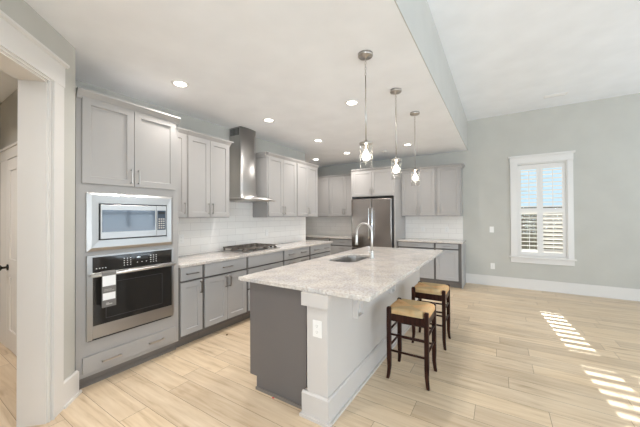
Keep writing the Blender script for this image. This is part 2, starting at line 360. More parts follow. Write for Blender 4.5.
# ------------------------------------------------------------------ shuttered window
w = bpy.data.objects.new('window_1', None); C.objects.link(w); w.location = (.68, YB, WZ0); struct(w, 'white cased window with plantation shutters in the far wall', 'window')
def wl(m): bmesh.ops.translate(m.bm, verts=m.bm.verts, vec=-Vector((.68, YB, WZ0))); return m
m = MB(); m.box(.195, .31, YB-.022, YB, .62, 2.41); m.box(1.05, 1.135, YB-.022, YB, .62, 2.41); m.box(.19, 1.14, YB-.026, YB, 2.41, 2.525); m.box(.165, 1.165, YB-.045, YB, 2.525, 2.562)
wl(m).build('casing', TRIM, w, bevel=.002, seg=1)
m = MB(); m.box(.165, 1.165, YB-.06, YB, .595, .62); wl(m).build('sill', TRIM, w, bevel=.003, seg=1)
wl(bx(.19, 1.14, YB-.022, YB, .50, .595)).build('apron', TRIM, w, bevel=.002, seg=1)
m = MB(); m.box(.31, .320, YB-.005, YB+.15, .62, 2.41); m.box(1.032, 1.05, YB-.005, YB+.15, .62, 2.41); m.box(.320, 1.032, YB-.005, YB+.15, 2.385, 2.41); m.box(.320, 1.032, YB-.005, YB+.15, .62, .64)
wl(m).build('jamb_frame', TRIM, w)
m = MB(); m.box(.320, .345, YB+.10, YB+.14, .64, 2.385); m.box(1.007, 1.032, YB+.10, YB+.14, .64, 2.385); m.box(.345, 1.007, YB+.10, YB+.14, .64, .73); m.box(.345, 1.007, YB+.10, YB+.14, 2.345, 2.385); m.box(.345, 1.007, YB+.10, YB+.14, 1.445, 1.53)
wl(m).build('sash', TRIM, w)
wl(bx(.345, 1.007, YB+.118, YB+.122, .73, 2.345)).build('pane', PANE, w)
def shutter(x0, x1, tilt_low, tilt_up):
    p = MB(); y0, y1 = YB+.010, YB+.044
    p.box(x0, x0+.046, y0, y1, .645, 2.38); p.box(x1-.046, x1, y0, y1, .645, 2.38)
    for z0, z1 in ((.645, .715), (1.475, 1.545), (2.29, 2.38)): p.box(x0+.046, x1-.046, y0, y1, z0, z1)
    o = wl(p).build('shutter_panel', TRIM, w)
    for z0, z1, t in ((.715, 1.475, tilt_low), (1.545, 2.29, tilt_up)):
        n = round((z1-z0)/.0745); l = MB(); yc = (y0+y1)/2
        for i in range(n):
            zc = z0+(i+.5)*(z1-z0)/n; pts = []
            for k in range(12):
                a = 2*PI*k/12; u, v = .036*math.cos(a), .0075*math.sin(a)
                pts.append((yc+u*math.cos(t)-v*math.sin(t), zc+u*math.sin(t)+v*math.cos(t)))
            l.prism(pts, 'x', x0+.047, x1-.047)
        wl(l).build('louver_bank', TRIM, o)
        r = MB(); r.box((x0+x1)/2-.005, (x0+x1)/2+.005, YB-.032, YB-.020, z0+.03, z1-.03); wl(r).build('tilt_rod', TRIM, o)
shutter(.322, .658, math.radians(-8), math.radians(-8))
shutter(.6585, 1.030, math.radians(-50), math.radians(-8))

# outside
tag(bx(-14, 16, 7.0, 30, -.5, -.3).build('ground', GROUND), 'grass ground outside the shuttered window', 'ground', kind='structure')
m = MB()
for i in range(60):
    x = -6+i*.22; m.box(x, x+.21, 15.0, 15.04, -.3, 1.75)
m.box(-6, 7.2, 15.04, 15.1, .2, .3); m.box(-6, 7.2, 15.04, 15.1, 1.3, 1.4)
tag(m.build('board_fence', FENCE, loc=(.6, 15, -.3)), 'brown board fence seen through the window shutters', 'fence')

# ------------------------------------------------------------------ cabinets
def shaker(x0, x1, z0, z1, y0=-.02, y1=0., st=.058, dep=.009):
    """framed door with a sunk flat centre panel; front at y0"""
    m = MB(); bm = m.bm
    O = [(x0, z0), (x1, z0), (x1, z1), (x0, z1)]; I = [(x0+st, z0+st), (x1-st, z0+st), (x1-st, z1-st), (x0+st, z1-st)]
    V = lambda P, y: [bm.verts.new((p[0], y, p[1])) for p in P]
    a, b, c, d = V(O, y0), V(I, y0), V([(p[0]+(.004 if k in (0, 3) else -.004), p[1]+(.004 if k < 2 else -.004)) for k, p in enumerate(I)], y0+dep), V(O, y1)
    for k in range(4):
        n = (k+1) % 4
        bm.faces.new((a[k], a[n], b[n], b[k])); bm.faces.new((b[k], b[n], c[n], c[k])); bm.faces.new((a[k], d[k], d[n], a[n]))
    bm.faces.new(c); bm.faces.new(d[::-1])
    return m
def slab(x0, x1, z0, z1, y0=-.02): return bx(x0, x1, y0, 0, z0, z1)
def pull(par, x, z, vert, y=-.02, L=.128, m=None):
    k = MB(); h = L/2; o = .030
    if vert:
        k.box(x-.005, x+.005, y-o-.004, y-o+.005, z-h, z+h); k.box(x-.0045, x+.0045, y-o, y, z-h, z-h+.010); k.box(x-.0045, x+.0045, y-o, y, z+h-.010, z+h)
    else:
        k.box(x-h, x+h, y-o-.004, y-o+.005, z-.005, z+.005); k.box(x-h, x-h+.010, y-o, y, z-.0045, z+.0045); k.box(x+h-.010, x+h, y-o, y, z-.0045, z+.0045)
    return k.build('handle', m or (NICKEL if par.data.materials[0] == UPP else PULL), par)
def crown(par, w, dep, z, m, lret=True, rret=True):
    P = [(0, z-.03), (-.012, z-.03), (-.018, z-.012), (-.046, z+.030), (-.046, z+.045), (0, z+.045)]
    k = MB(); l = .046 if lret else 0; r = .046 if rret else 0
    k.prism(P, 'x', -l*.0, w+r*.0)
    # returns along the sides
    if lret: k.prism([(p[0], p[1]) for p in P], 'y', 0, dep); 
    if rret: k.prism([(w-p[0], p[1]) for p in P], 'y', 0, dep)
    if lret: k.prism([(0, z+.030), (-.046, z+.030), (-.046, z+.045), (0, z+.045)], 'x', -.046, 0)
    if rret: k.prism([(0, z+.030), (-.046, z+.030), (-.046, z+.045), (0, z+.045)], 'x', w, w+.046)
    return k.build('crown_molding', m, par)
def cabinet(name, label, cat, loc, rot, w, dep, z0, z1, fronts, m, group=None, toe=False, cr=None, crw=(False, False), holes=None, frame=None):
    t = thing(name, label, cat, loc, rot, group)
    k = MB()
    if holes: # carcass with a hollow front for built-in appliances
        xs0, xs1, hs = holes
        k.box(0, xs0, 0, dep, z0, z1); k.box(xs1, w, 0, dep, z0, z1); zz = z0
        for a, b in hs: k.box(xs0, xs1, 0, dep, zz, a); k.box(xs0, xs1, dep-.08, dep, a, b); zz = b
        k.box(xs0, xs1, 0, dep, zz, z1)
    else: k.box(0, w, 0, dep, z0, z1)
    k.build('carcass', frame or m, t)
    if toe: bx(.0, w, .075, .09, 0, z0).build('toe_kick', TOE, t)
    for f in fronts:
        kind, x0, x1, a, b = f[:5]
        if kind == 'door':
            o = shaker(x0, x1, a, b).build('door', m, t)
            for hx, hz in f[5]: pull(o, hx, hz, True)
        else:
            o = (slab(x0, x1, a, b) if kind == 'drawer' else shaker(x0, x1, a, b, st=.045)).build('drawer' if f[5] else 'false_front', m, t, bevel=.002 if kind == 'drawer' else 0, seg=1)
            for hx, hz in f[5]: pull(o, hx, hz, False, L=.14)
    if cr: crown(t, w, dep, cr, m, *crw)
    return t
R90 = PI/2
FX = -2.90                                                          # carcass face of the left run
# tall oven cabinet : y .897 - 1.767
Y0 = .897
t = cabinet('oven_cabinet', 'tall light grey cabinet housing the microwave and wall oven', 'cabinet', (FX, Y0, 0), R90, .870, .635, .10, 2.43,
    [('door', .036, .427, 1.704, 2.418, [(.398, 1.795)]), ('door', .432, .833, 1.704, 2.418, [(.461, 1.795)]),
     ('drawer', .042, .832, .135, .268, [(.240, .196), (.626, .199)])], UPP, cr=2.43, crw=(False, False), holes=(.075, .790, [(.40, 1.09), (1.145, 1.615)]))
m = MB(); m.box(0, .87, .055, .07, 0, .10); m.box(0, .87, .043, .055, 0, .022); m.box(0, .87, .048, .055, .022, .034); m.build('toe_kick', TOE, t)

# microwave
t = thing('built_in_microwave', 'stainless built-in microwave above the wall oven', 'microwave', (FX, .962, 1.134), R90)
W_, H_ = .731, .494
m = MB(); bm = m.bm
def ring(a, b, ya, yb):
    O = [bm.verts.new((x, ya, z)) for x, z in a]; I = [bm.verts.new((x, yb, z)) for x, z in b]
    for k in range(4): bm.faces.new((O[k], O[(k+1) % 4], I[(k+1) % 4], I[k]))
def rc(x0, x1, z0, z1): return [(x0, z0), (x1, z0), (x1, z1), (x0, z1)]
X0, X1, Z0, Z1 = .086, .660, .096, .400
ring(rc(0, W_, 0, H_), rc(0, W_, 0, H_), -.001, -.018); ring(rc(0, W_, 0, H_), rc(.030, W_-.022, .030, H_-.020), -.018, -.036)
ring(rc(.030, W_-.022, .030, H_-.020), rc(X0-.006, X1+.006, Z0-.006, Z1+.006), -.036, -.030); ring(rc(X0-.006, X1+.006, Z0-.006, Z1+.006), rc(X0-.006, X1+.006, Z0-.006, Z1+.006), -.030, .10)
m.build('trim_frame', STEEL, t)
bx(X0-.005, X1+.005, -.020, .40, Z0-.005, Z1+.005).build('oven_body', BLACK, t)
XD = X0+.468
d = bx(X0+.004, XD, -.040, -.021, Z0+.005, Z1-.005).build('door', STEEL, t, bevel=.002, seg=1)
bx(X0+.016, XD-.012, -.0425, -.0401, Z0+.062, Z1-.050).build('window_glass', MWGL, d)
p = bx(XD+.002, X1-.004, -.040, -.021, Z0+.005, Z1-.005).build('control_panel', STEEL, t, bevel=.002, seg=1)
bx(XD+.010, X1-.014, -.042, -.0401, Z0+.062, Z1-.050).build('keypad', MWGL, p)
k = MB()
for r in range(5):
    for c in range(3): k.box(XD+.020+c*.022, XD+.036+c*.022, -.0435, -.0421, Z0+.075+r*.022, Z0+.088+r*.022)
k.build('key_markings', SLOT, p)
bx(XD+.018, X1-.022, -.0435, -.0421, Z1-.085, Z1-.062).build('display', BLACK, p)

# wall oven
t = thing('wall_oven', 'stainless wall oven with black glass door below the microwave', 'oven', (FX, .962, .385), R90)
W_ = .735
bx(.014, W_-.014, -.002, .50, .017, .703).build('oven_body', BLACK, t)
m = MB(); m.box(0, .037, -.030, -.003, .012, .715); m.box(W_-.022, W_, -.030, -.003, .012, .715); m.box(.037, W_-.022, -.030, -.003, .700, .715); m.build('side_trim', STEEL, t)
p = bx(.037, W_-.022, -.032, -.003, .572, .700).build('control_panel', BLACKGL, t)
spots = [(x0+j*.026, .600+i*.020) for i in range(4) for x0 in (.270, .500) for j in range(3)]+[(.06+j*.022, .600) for j in range(4)]+[(.38+j*.04, .612) for j in range(3)]
for x, z in spots: bx(x, x+.009, -.0332, -.0321, z, z+.006).build('button', PLATE, p)
dsp = bx(.370, .480, -.0335, -.0321, .640, .672).build('display', BLACK, p)
for x, w7, h7 in ((.380, .008, .010), (.391, .010, .013), (.404, .006, .008)): bx(x, x+w7, -.0345, -.0336, .656, .656+h7).build('lit_mark', DIGIT, dsp)
d = bx(.037, W_-.022, -.034, -.003, .020, .566).build('door', STEEL, t, bevel=.002, seg=1)
bx(.037+.002, W_-.024, -.0365, -.0341, .128, .530).build('window_glass', BLACKGL, d)
m = MB(); m.box(.13, W_-.12, -.0372, -.0366, .170, .174); m.box(.13, W_-.12, -.0372, -.0366, .470, .474); m.box(.13, .134, -.0372, -.0366, .174, .470); m.box(W_-.124, W_-.12, -.0372, -.0366, .174, .470); m.build('window_outline', DARKSIDE, d)
m = MB(); m.tube([(.010, -.078, .552), (W_-.012, -.078, .552)], .013, 14); m.box(.020, .042, -.076, -.034, .540, .562); m.box(W_-.044, W_-.022, -.076, -.034, .540, .562); m.build('handle', BRIGHT, d)
bx(.014, W_-.014, -.012, -.003, .002, .016).build('vent_slot', BLACK, t)

# hang tag on the oven handle
t = thing('hang_tag', 'dark and white paper tag hanging from the oven handle', 'tag', (FX, 1.040, .665), R90)
m = MB(); m.box(0, .104, -.100, -.097, 0, .285); m.prism([(-.100, .285), (-.097, .285), (-.0925, .2945), (-.080, .2995), (-.080, .3025), (-.0945, .297)], 'x', .0, .104); m.build('card', CARD, t)
bx(.004, .100, -.1015, -.1001, .176, .262).build('white_label', PAPER, t); bx(.006, .098, -.1015, -.1001, .060, .118).build('white_label', PAPER, t)
for q in ((.030, .075, .018, .028), (.030, .050, .030, .036), (.014, .090, .136, .139), (.014, .070, .146, .149)): bx(q[0], q[1], -.1015, -.1001, q[2], q[3]).build('printed_line', SLOT, t)

# base cabinets of the left run
ZT = .875
def base_left(y0, y1, label, fronts, end=False):
    return cabinet('base_cabinet', label, 'cabinet', (FX, y0, 0), R90, y1-y0, .635, .105, ZT, [(f[0], f[1]-y0, f[2]-y0, f[3], f[4], [(h[0]-y0, h[1]) for h in f[5]]) for f in fronts], LOW, toe=True, frame=GAP_SHADE)
G = .0015
base_left(1.767+G, 2.062-G, 'narrow grey base cabinet beside the tall oven cabinet', [('drawer', 1.786, 2.045, .728, .872, [(1.915, .798)]), ('door', 1.786, 2.045, .140, .706, [(2.017, .625)])])
base_left(2.062+G, 2.735-G, 'grey base cabinet with one wide drawer over two doors, nearest the cooktop', [('drawer', 2.080, 2.717, .724, .872, [(2.398, .798)]), ('door', 2.080, 2.396, .140, .702, [(2.368, .615)]), ('door', 2.401, 2.717, .140, .702, [(2.430, .615)])])
base_left(2.735+G, 3.500-G, 'grey base cabinet under the cooktop with plain front panel', [('drawer', 2.753, 3.482, .724, .872, []), ('drawer', 2.753, 3.482, .44, .702, [(3.117, .655)]), ('drawer', 2.753, 3.482, .140, .418, [(3.117, .37)])])
base_left(3.500+G, 4.240-G, 'grey drawer cabinet just past the cooktop', [('drawer', 3.519, 4.215, .724, .872, [(3.69, .798), (4.03, .798)]), ('drawer', 3.519, 4.215, .44, .702, [(3.69, .655), (4.03, .655)]), ('drawer', 3.519, 4.215, .140, .418, [(3.69, .37), (4.03, .37)])])
base_left(4.240+G, 5.000, 'grey drawer cabinet at the far end of the cooktop run', [('drawer', 4.265, 4.980, .724, .872, [(4.44, .798), (4.80, .798)]), ('drawer', 4.265, 4.980, .44, .702, [(4.44, .655), (4.80, .655)]), ('drawer', 4.265, 4.980, .140, .418, [(4.44, .37), (4.80, .37)])])
o = bx(XL+.001, -2.862, 1.769, 5.030, ZT+.001, .908).build('countertop', STONE, loc=(-3.2, 3.4, ZT+.001), bevel=.004); tag(o, 'long speckled stone countertop that carries the gas cooktop', 'countertop')
o = bx(XL+.001, XL+.011, 1.769, 5.030, .909, 1.405).build('tile_backsplash', TILE_Y, loc=(XL, 0, 0)); tag(o, 'white subway tile backsplash behind the cooktop', 'backsplash')
o2 = bx(XL+.0005, XL+.0105, 2.715, 3.473, 1.4055, 1.655).build('tile_panel', TILE_Y, loc=(XL, 0, 0)); o2.parent = o; o2.location = (0, 0, 0)

# wall cabinets, left run
UX = -3.21
def wall_left_cab(y0, y1, label, fronts, crw):
    return cabinet('wall_cabinet', label, 'cabinet', (UX, y0, 0), R90, y1-y0, .329, 1.405, 2.43, [(f[0], f[1]-y0, f[2]-y0, f[3], f[4], [(h[0]-y0, h[1]) for h in f[5]]) for f in fronts], UPP, cr=2.43, crw=crw)
wall_left_cab(1.767+G, 2.062-G, 'narrow pale wall cabinet tucked beside the tall oven cabinet', [('door', 1.782, 2.050, 1.42, 2.418, [(2.022, 1.525)])], (False, False))
wall_left_cab(2.062+G, 2.708, 'pale two-door wall cabinet between oven cabinet and range hood', [('door', 2.074, 2.382, 1.42, 2.418, [(2.354, 1.525)]), ('door', 2.387, 2.695, 1.42, 2.418, [(2.415, 1.525)])], (False, True))
wall_left_cab(3.476, 4.272-G, 'pale two-door wall cabinet directly past the range hood', [('door', 3.500, 3.872, 1.42, 2.418, [(3.843, 1.525)]), ('door', 3.877, 4.250, 1.42, 2.418, [(3.906, 1.525)])], (True, False))
wall_left_cab(4.272+G, 5.004, 'pale two-door wall cabinet at the end of the hood run', [('door', 4.292, 4.636, 1.42, 2.418, [(4.607, 1.525)]), ('door', 4.641, 4.986, 1.42, 2.418, [(4.670, 1.525)])], (False, True))

# range hood
HY = 3.145
t = thing('range_hood', 'stainless chimney range hood over the gas cooktop', 'range hood', (XL+.009, HY, 1.66))
m = MB(); n = 14; rows = []
def arcx(v): return .515+.060*(1-(2*v-1)**2)
for (top, ins) in ((0, 0), (1, 0), (2, .03)):
    row = []
    for i in range(n+1):
        v = i/n; y = -.345+.663*v; x = arcx(v); zc = .014+.026*(1-(2*v-1)**2)
        row.append((x-ins, y, 0 if top == 0 else (.012 if top == 1 else zc+.004)))
    rows.append(row)
V = [[m.bm.verts.new(p) for p in r] for r in rows]
back_t = [m.bm.verts.new((.003, r[1], r[2]+.012)) for r in rows[2]]; back_b = [m.bm.verts.new((.003, r[1], 0)) for r in rows[0]]
allr = [back_b]+V+[back_t]
for a, b in zip(allr, allr[1:]):
    for i in range(n): f = m.bm.faces.new((a[i], a[i+1], b[i+1], b[i])); f.smooth = True
for i in range(n): m.bm.faces.new((back_b[i], back_t[i], back_t[i+1], back_b[i+1]))
m.bm.faces.new([r[0] for r in allr]); m.bm.faces.new([r[-1] for r in allr][::-1])
m.build('canopy', STEEL, t)
bx(.06, .44, -.30, .28, -.006, 0).build('grease_filter', NICKEL, t)
m = MB(); prof = []
def sect(z, hw, dp):
    pts = [(.003, -hw), (dp, -hw)]+[(dp+.022*math.sin(a), -hw+ (2*hw)*k/8) for k, a in ((k, PI*k/8) for k in range(1, 8))]+[(dp, hw), (.003, hw)]
    return [m.bm.verts.new((x, y, z)) for x, y in pts]
zs = [(.035, .186, .285), (.055, .176, .268), (.085, .168, .255), (.13, .162, .246), (.20, .160, .242), (1.124, .160, .242)]
R = [sect(*q) for q in zs]
for a, b in zip(R, R[1:]):
    k = len(a)
    for i in range(k):
        f = m.bm.faces.new((a[i], a[(i+1) % k], b[(i+1) % k], b[i])); f.smooth = 1 <= i <= k-4
m.bm.faces.new(R[0][::-1]); m.bm.faces.new(R[-1]); m.build('chimney', STEEL, t)
for sy in (-1, 1):
    m = MB()
    for i in range(7): m.box(.030+i*.028, .044+i*.028, sy*.1605, sy*.1620, 1.00, 1.105)
    m.build('vent_grille', BLACK, t)

# cooktop
t = thing('gas_cooktop', 'stainless gas cooktop with black grates on the stone counter', 'cooktop', (-3.225, 3.155, .9085))
bx(-.255, .255, -.375, .375, 0, .012).build('cooktop_pan', STEEL, t, bevel=.004)
def grate(y0, y1):
    m = MB(); z0, z1 = .050, .068
    for x in (-.215, .215): m.box(x-.007, x+.007, y0, y1, z0, z1)
    for y in (y0+.007, y1-.007): m.box(-.215, .215, y-.007, y+.007, z0, z1)
    yc = (y0+y1)/2
    m.box(-.215, .215, yc-.006, yc+.006, z0, z1)
    for x in (-.11, 0, .11): m.box(x-.006, x+.006, y0, y1, z0, z1)
    for x in (-.205, .205):
        for y in (y0+.012, y1-.012): m.box(x-.009, x+.009, y-.009, y+.009, .0122, z0)
    return m.build('grate', IRON, t)
grate(-.365, -.140); grate(-.134, .092); grate(.098, .295)
for x, y, r in ((-.11, -.252, .045), (.11, -.252, .038), (0, -.02, .058), (-.11, .196, .038), (.11, .196, .045)):
    b = MB().lathe([(r+.012, .0122), (r+.010, .018), (r, .020), (r, .028), (r*.8, .032), (0, .033)], (x, y, 0), 18); b.build('burner', IRON, t)
for k in range(5): MB().lathe([(.020, .0122), (.019, .030), (.016, .036), (0, .037)], (-.18+k*.09, .335, 0), 14).build('control_knob', BLACK, t)

# ------------------------------------------------------------------ far wall cabinets
def back_cab(name, x0, x1, y, dep, z0, z1, label, fronts, m, **kw):
    return cabinet(name, label, 'cabinet', (x0, y, 0), 0., x1-x0, dep, z0, z1, [(f[0], f[1]-x0, f[2]-x0, f[3], f[4], [(h[0]-x0, h[1]) for h in f[5]]) for f in fronts], m, **kw)
UY = 6.41; UD = YB-UY-.001
back_cab('wall_cabinet', -4.72, -3.728-G, UY, UD, 1.405, 2.43, 'two-door wall cabinet in the shaded far corner, partly behind the cooktop run', [('door', -4.70, -4.228, 1.42, 2.418, [(-4.258, 1.525)]), ('door', -4.223, -3.748, 1.42, 2.418, [(-4.193, 1.525)])], UPP, cr=2.43)
back_cab('wall_cabinet', -3.728+G, -2.874, UY, UD, 1.405, 2.43, 'two-door wall cabinet hung against the hinge side of the refrigerator, near the corner', [('door', -3.705, -3.302, 1.42, 2.418, [(-3.332, 1.525)]), ('door', -3.297, -2.895, 1.42, 2.418, [(-3.267, 1.525)])], UPP, cr=2.43)
FY = 5.93
back_cab('wall_cabinet', -2.85, -1.882, FY, YB-FY-.001, 1.845, 2.43, 'deep two-door cabinet directly above the refrigerator', [('door', -2.84, -2.369, 1.860, 2.418, [(-2.398, 1.955)]), ('door', -2.364, -1.892, 1.860, 2.418, [(-2.335, 1.955)])], UPP, cr=2.43)
o = bx(-2.873, -2.852, FY, YB-.001, 0, 2.43).build('tall_end_panel', UPP, loc=(-2.8625, FY, 0)); tag(o, 'tall narrow side panel on the corner side of the refrigerator', 'panel')
o = bx(-1.880, -1.859, FY, YB-.001, 0, 2.43).build('tall_end_panel', UPP, loc=(-1.87, FY, 0)); tag(o, 'tall narrow side panel between refrigerator and the two-cabinet nook', 'panel')
back_cab('wall_cabinet', -1.857, -1.112-G, UY, UD, 1.405, 2.43, 'two-door wall cabinet between refrigerator and single-door cabinet', [('door', -1.840, -1.493, 1.42, 2.418, [(-1.522, 1.525)]), ('door', -1.488, -1.141, 1.42, 2.418, [(-1.459, 1.525)])], UPP, cr=2.43)
back_cab('wall_cabinet', -1.112+G, -.640, UY, UD, 1.405, 2.43, 'single-door wall cabinet at the open end of the far wall', [('door', -1.085, -.666, 1.42, 2.418, [(-1.056, 1.525)])], UPP, cr=2.43, crw=(False, True))
BY = 6.10; BD = YB-BY-.001
def base_back(x0, x1, label, fronts): return back_cab('base_cabinet', x0, x1, BY, BD, .105, .868, label, fronts, LOW, toe=True, frame=GAP_SHADE)
base_back(-4.72, -3.55-G, 'grey base cabinet in the far corner behind the cooktop run', [('drawer', -4.70, -3.57, .715, .855, [(-4.13, .785)]), ('door', -4.70, -4.138, .14, .690, [(-4.17, .6)]), ('door', -4.133, -3.57, .14, .690, [(-4.10, .6)])])
base_back(-3.55+G, -2.875, 'grey drawer cabinet next to the refrigerator', [('drawer', -3.53, -2.895, .715, .855, [(-3.2, .785)]), ('drawer', -3.53, -2.895, .43, .690, [(-3.2, .64)]), ('drawer', -3.53, -2.895, .14, .405, [(-3.2, .36)])])
base_back(-1.857, -1.100-G, 'grey two-door base cabinet beside the refrigerator panel', [('drawer', -1.840, -1.118, .765, .855, [(-1.48, .81)]), ('door', -1.840, -1.481, .14, .735, [(-1.51, .65)]), ('door', -1.477, -1.118, .14, .735, [(-1.447, .65)])])
eb = base_back(-1.100+G, -.617, 'grey single-door base cabinet at the open end of the far wall', [('drawer', -1.080, -.672, .765, .855, [(-.875, .81)]), ('door', -1.080, -.672, .14, .735, [(-1.05, .65)])])
bx(.4841, .496, -.02, BD, 0, .868).build('end_panel', LOW, eb)
o = bx(-4.72, -2.875, 6.058, YB-.001, .869, .900).build('countertop', STONE, loc=(-3.5, 6.4, .869), bevel=.004); tag(o, 'stone countertop in the corner beside the refrigerator', 'countertop')
o = bx(-1.857, -.585, 6.058, YB-.001, .869, .900).build('countertop', STONE, loc=(-1.2, 6.4, .869), bevel=.004); tag(o, 'short stone countertop on the two end base cabinets of the far wall', 'countertop')
o = bx(-4.72, -2.875, YB-.011, YB-.001, .901, 1.405).build('tile_backsplash', TILE_X, loc=(0, YB, 0)); tag(o, 'cream tile backsplash in the far corner beside the refrigerator', 'backsplash')
o = bx(-1.857, -.645, YB-.011, YB-.001, .901, 1.405).build('tile_backsplash', TILE_X, loc=(0, YB, 0)); tag(o, 'white tile backsplash above the short stone countertop', 'backsplash')

# refrigerator
t = thing('refrigerator', 'stainless french-door refrigerator set between grey cabinets', 'refrigerator', (-2.37, 5.95, 0))
bx(-.470, .470, .0, .72, .03, 1.79).build('fridge_body', DARKSIDE, t)
for s in (-1, 1):
    x0, x1 = (-.478, -.003) if s < 0 else (.003, .452)
    d = bx(x0, x1, -.075, -.004, .72, 1.795).build('door', FSTEEL, t, bevel=.012, seg=3)
    hx = s*.040
    k = MB(); k.tube([(hx, -.076, .90), (hx, -.118, .93), (hx, -.125, .97), (hx, -.130, 1.25), (hx, -.125, 1.53), (hx, -.118, 1.57), (hx, -.076, 1.60)], .011, 10); k.build('handle', CHROME, d)
d = bx(-.478, .452, -.075, -.004, .09, .712).build('freezer_drawer', FSTEEL, t, bevel=.012, seg=3)
k = MB(); k.tube([(-.40, -.076, .64), (-.385, -.118, .64), (.36, -.118, .64), (.375, -.076, .64)], .011, 10); k.build('handle', CHROME, d)
bx(-.46, .46, -.02, -.001, .012, .085).build('base_grille', BLACK, t)
bx(-.47, .47, -.03, .0, 1.796, 1.812).build('hinge_cover', BLACK, t)
m = MB()
for x in (-.42, .42):
    for y in (.05, .65): m.box(x-.02, x+.02, y-.02, y+.02, 0, .03)
m.build('foot', BLACK, t)

# ------------------------------------------------------------------ island
t = thing('kitchen_island', 'grey and white kitchen island with baseboard, under the large stone top', 'island', (-1.38, 3.05, 0))
IX, IY = -1.38, 3.05
def isl(m): bmesh.ops.translate(m.bm, verts=m.bm.verts, vec=(-IX, -IY, 0)); return m
ZI = .878
m = MB(); m.box(-1.755, -1.205, 1.735, 2.70, .105, ZI); m.box(-1.755, -1.205, 3.575, 4.36, .105, ZI); m.box(-1.755, -1.205, 2.70, 3.575, .105, .60); m.box(-1.27, -1.205, 2.70, 3.575, .60, ZI); m.box(-1.755, -1.735, 2.70, 3.575, .60, ZI)
isl(m).build('cabinet_body', ISL, t)
m = MB(); m.prism([(-1.778, .105), (-1.778, ZI), (-1.205, ZI), (-1.205, .0), (-1.703, .0), (-1.703, .105)], 'y', 1.715, 1.735); isl(m).build('end_panel', ISL, t)
isl(bx(-1.706, -1.222, 1.703, 1.7149, 0, .022)).build('shoe_molding', TOE, t)
isl(bx(-1.70, -1.69, 1.736, 4.36, 0, .105)).build('toe_kick', TOE, t)
for k, (a, b) in enumerate(((1.76, 2.22), (2.225, 2.685), (2.70, 3.13), (3.135, 3.57), (3.59, 3.95), (3.955, 4.33))):
    s = MB(); s = shaker(-b, -a, .14, .86); bmesh.ops.rotate(s.bm, verts=s.bm.verts, cent=(0, 0, 0), matrix=Matrix.Rotation(-PI/2, 3, 'Z')); bmesh.ops.translate(s.bm, verts=s.bm.verts, vec=(-1.756, 0, 0))
    dd = isl(s).build('door', ISL, t)
# white knee wall
isl(bx(-1.170, -1.000, 1.675, 4.36, 0, ZI)).build('knee_wall', TRIM_WARM_LIT, t, bevel=.002, seg=1)
m = MB(); m.box(-1.204, -1.1705, 1.655, 1.7145, .785, ZI); m.box(-1.1705, -.982, 1.655, 1.6745, .785, ZI); m.box(-.9995, -.982, 1.6745, 4.37, .785, ZI); isl(m).build('cap_molding', TRIM_WARM_LIT, t)
m = MB()
m.box(-1.204, -1.1705, 1.655, 1.7145, 0, .165); m.box(-1.1705, -.982, 1.655, 1.6745, 0, .165); m.box(-.9995, -.982, 1.6745, 4.37, 0, .165)
m.prism([(1.655, .165), (1.6745, .165), (1.6745, .176), (1.668, .176)], 'x', -1.204, -.99); m.prism([(-.982, .165), (-.9995, .165), (-.9995, .176), (-.990, .176)], 'y', 1.662, 4.37)
m.box(-1.216, -.968, 1.641, 1.655, 0, .02); m.box(-.982, -.968, 1.655, 4.37, 0, .02); m.box(-1.216, -1.204, 1.655, 1.7145, 0, .02)
isl(m).build('baseboard', TRIM_WARM_LIT, t)
def bracket(y):
    m = MB(); m.box(-.9995, -.955, y, y+.012, .60, .7845); m.box(-.9995, -.955, y+.118, y+.13, .60, .7845); m.box(-.9995, -.955, y+.012, y+.118, .60, .614); m.box(-.9995, -.985, y+.012, y+.118, .614, .7845)
    isl(m).build('bracket', TRIM_WARM_LIT, t)
bracket(2.075); bracket(2.93)

# island worktop with the sink cut-out
def rrect(x0, x1, y0, y1, r, n=5):
    P = []
    for cx, cy, a0 in ((x1-r, y1-r, 0), (x0+r, y1-r, PI/2), (x0+r, y0+r, PI), (x1-r, y0+r, 1.5*PI)):
        for k in range(n+1): a = a0+PI/2*k/n; P.append((cx+r*math.cos(a), cy+r*math.sin(a)))
    return P
SX0, SX1, SY0, SY1 = -1.690, -1.345, 2.79, 3.47
CX0, CX1, CY0, CY1, CZ0, CZ1 = -1.876, -.690, 1.675, 4.462, .879, .910
inn = rrect(SX0, SX1, SY0, SY1, .115); n = 6
out = []
for q, (cx, cy) in enumerate(((CX1, CY1), (CX0, CY1), (CX0, CY0), (CX1, CY0))):
    for k in range(n):
        f = k/(n-1)-.5                                               # spread a few points along both edges next to each corner
        L = .25
        if q == 0: p = (cx, cy+2*f*L) if f < 0 else (cx-2*f*L, cy)
        if q == 1: p = (cx-2*f*L, cy) if f < 0 else (cx, cy-2*f*L)
        if q == 2: p = (cx, cy-2*f*L) if f < 0 else (cx+2*f*L, cy)
        if q == 3: p = (cx+2*f*L, cy) if f < 0 else (cx, cy+2*f*L)
        out.append(p)
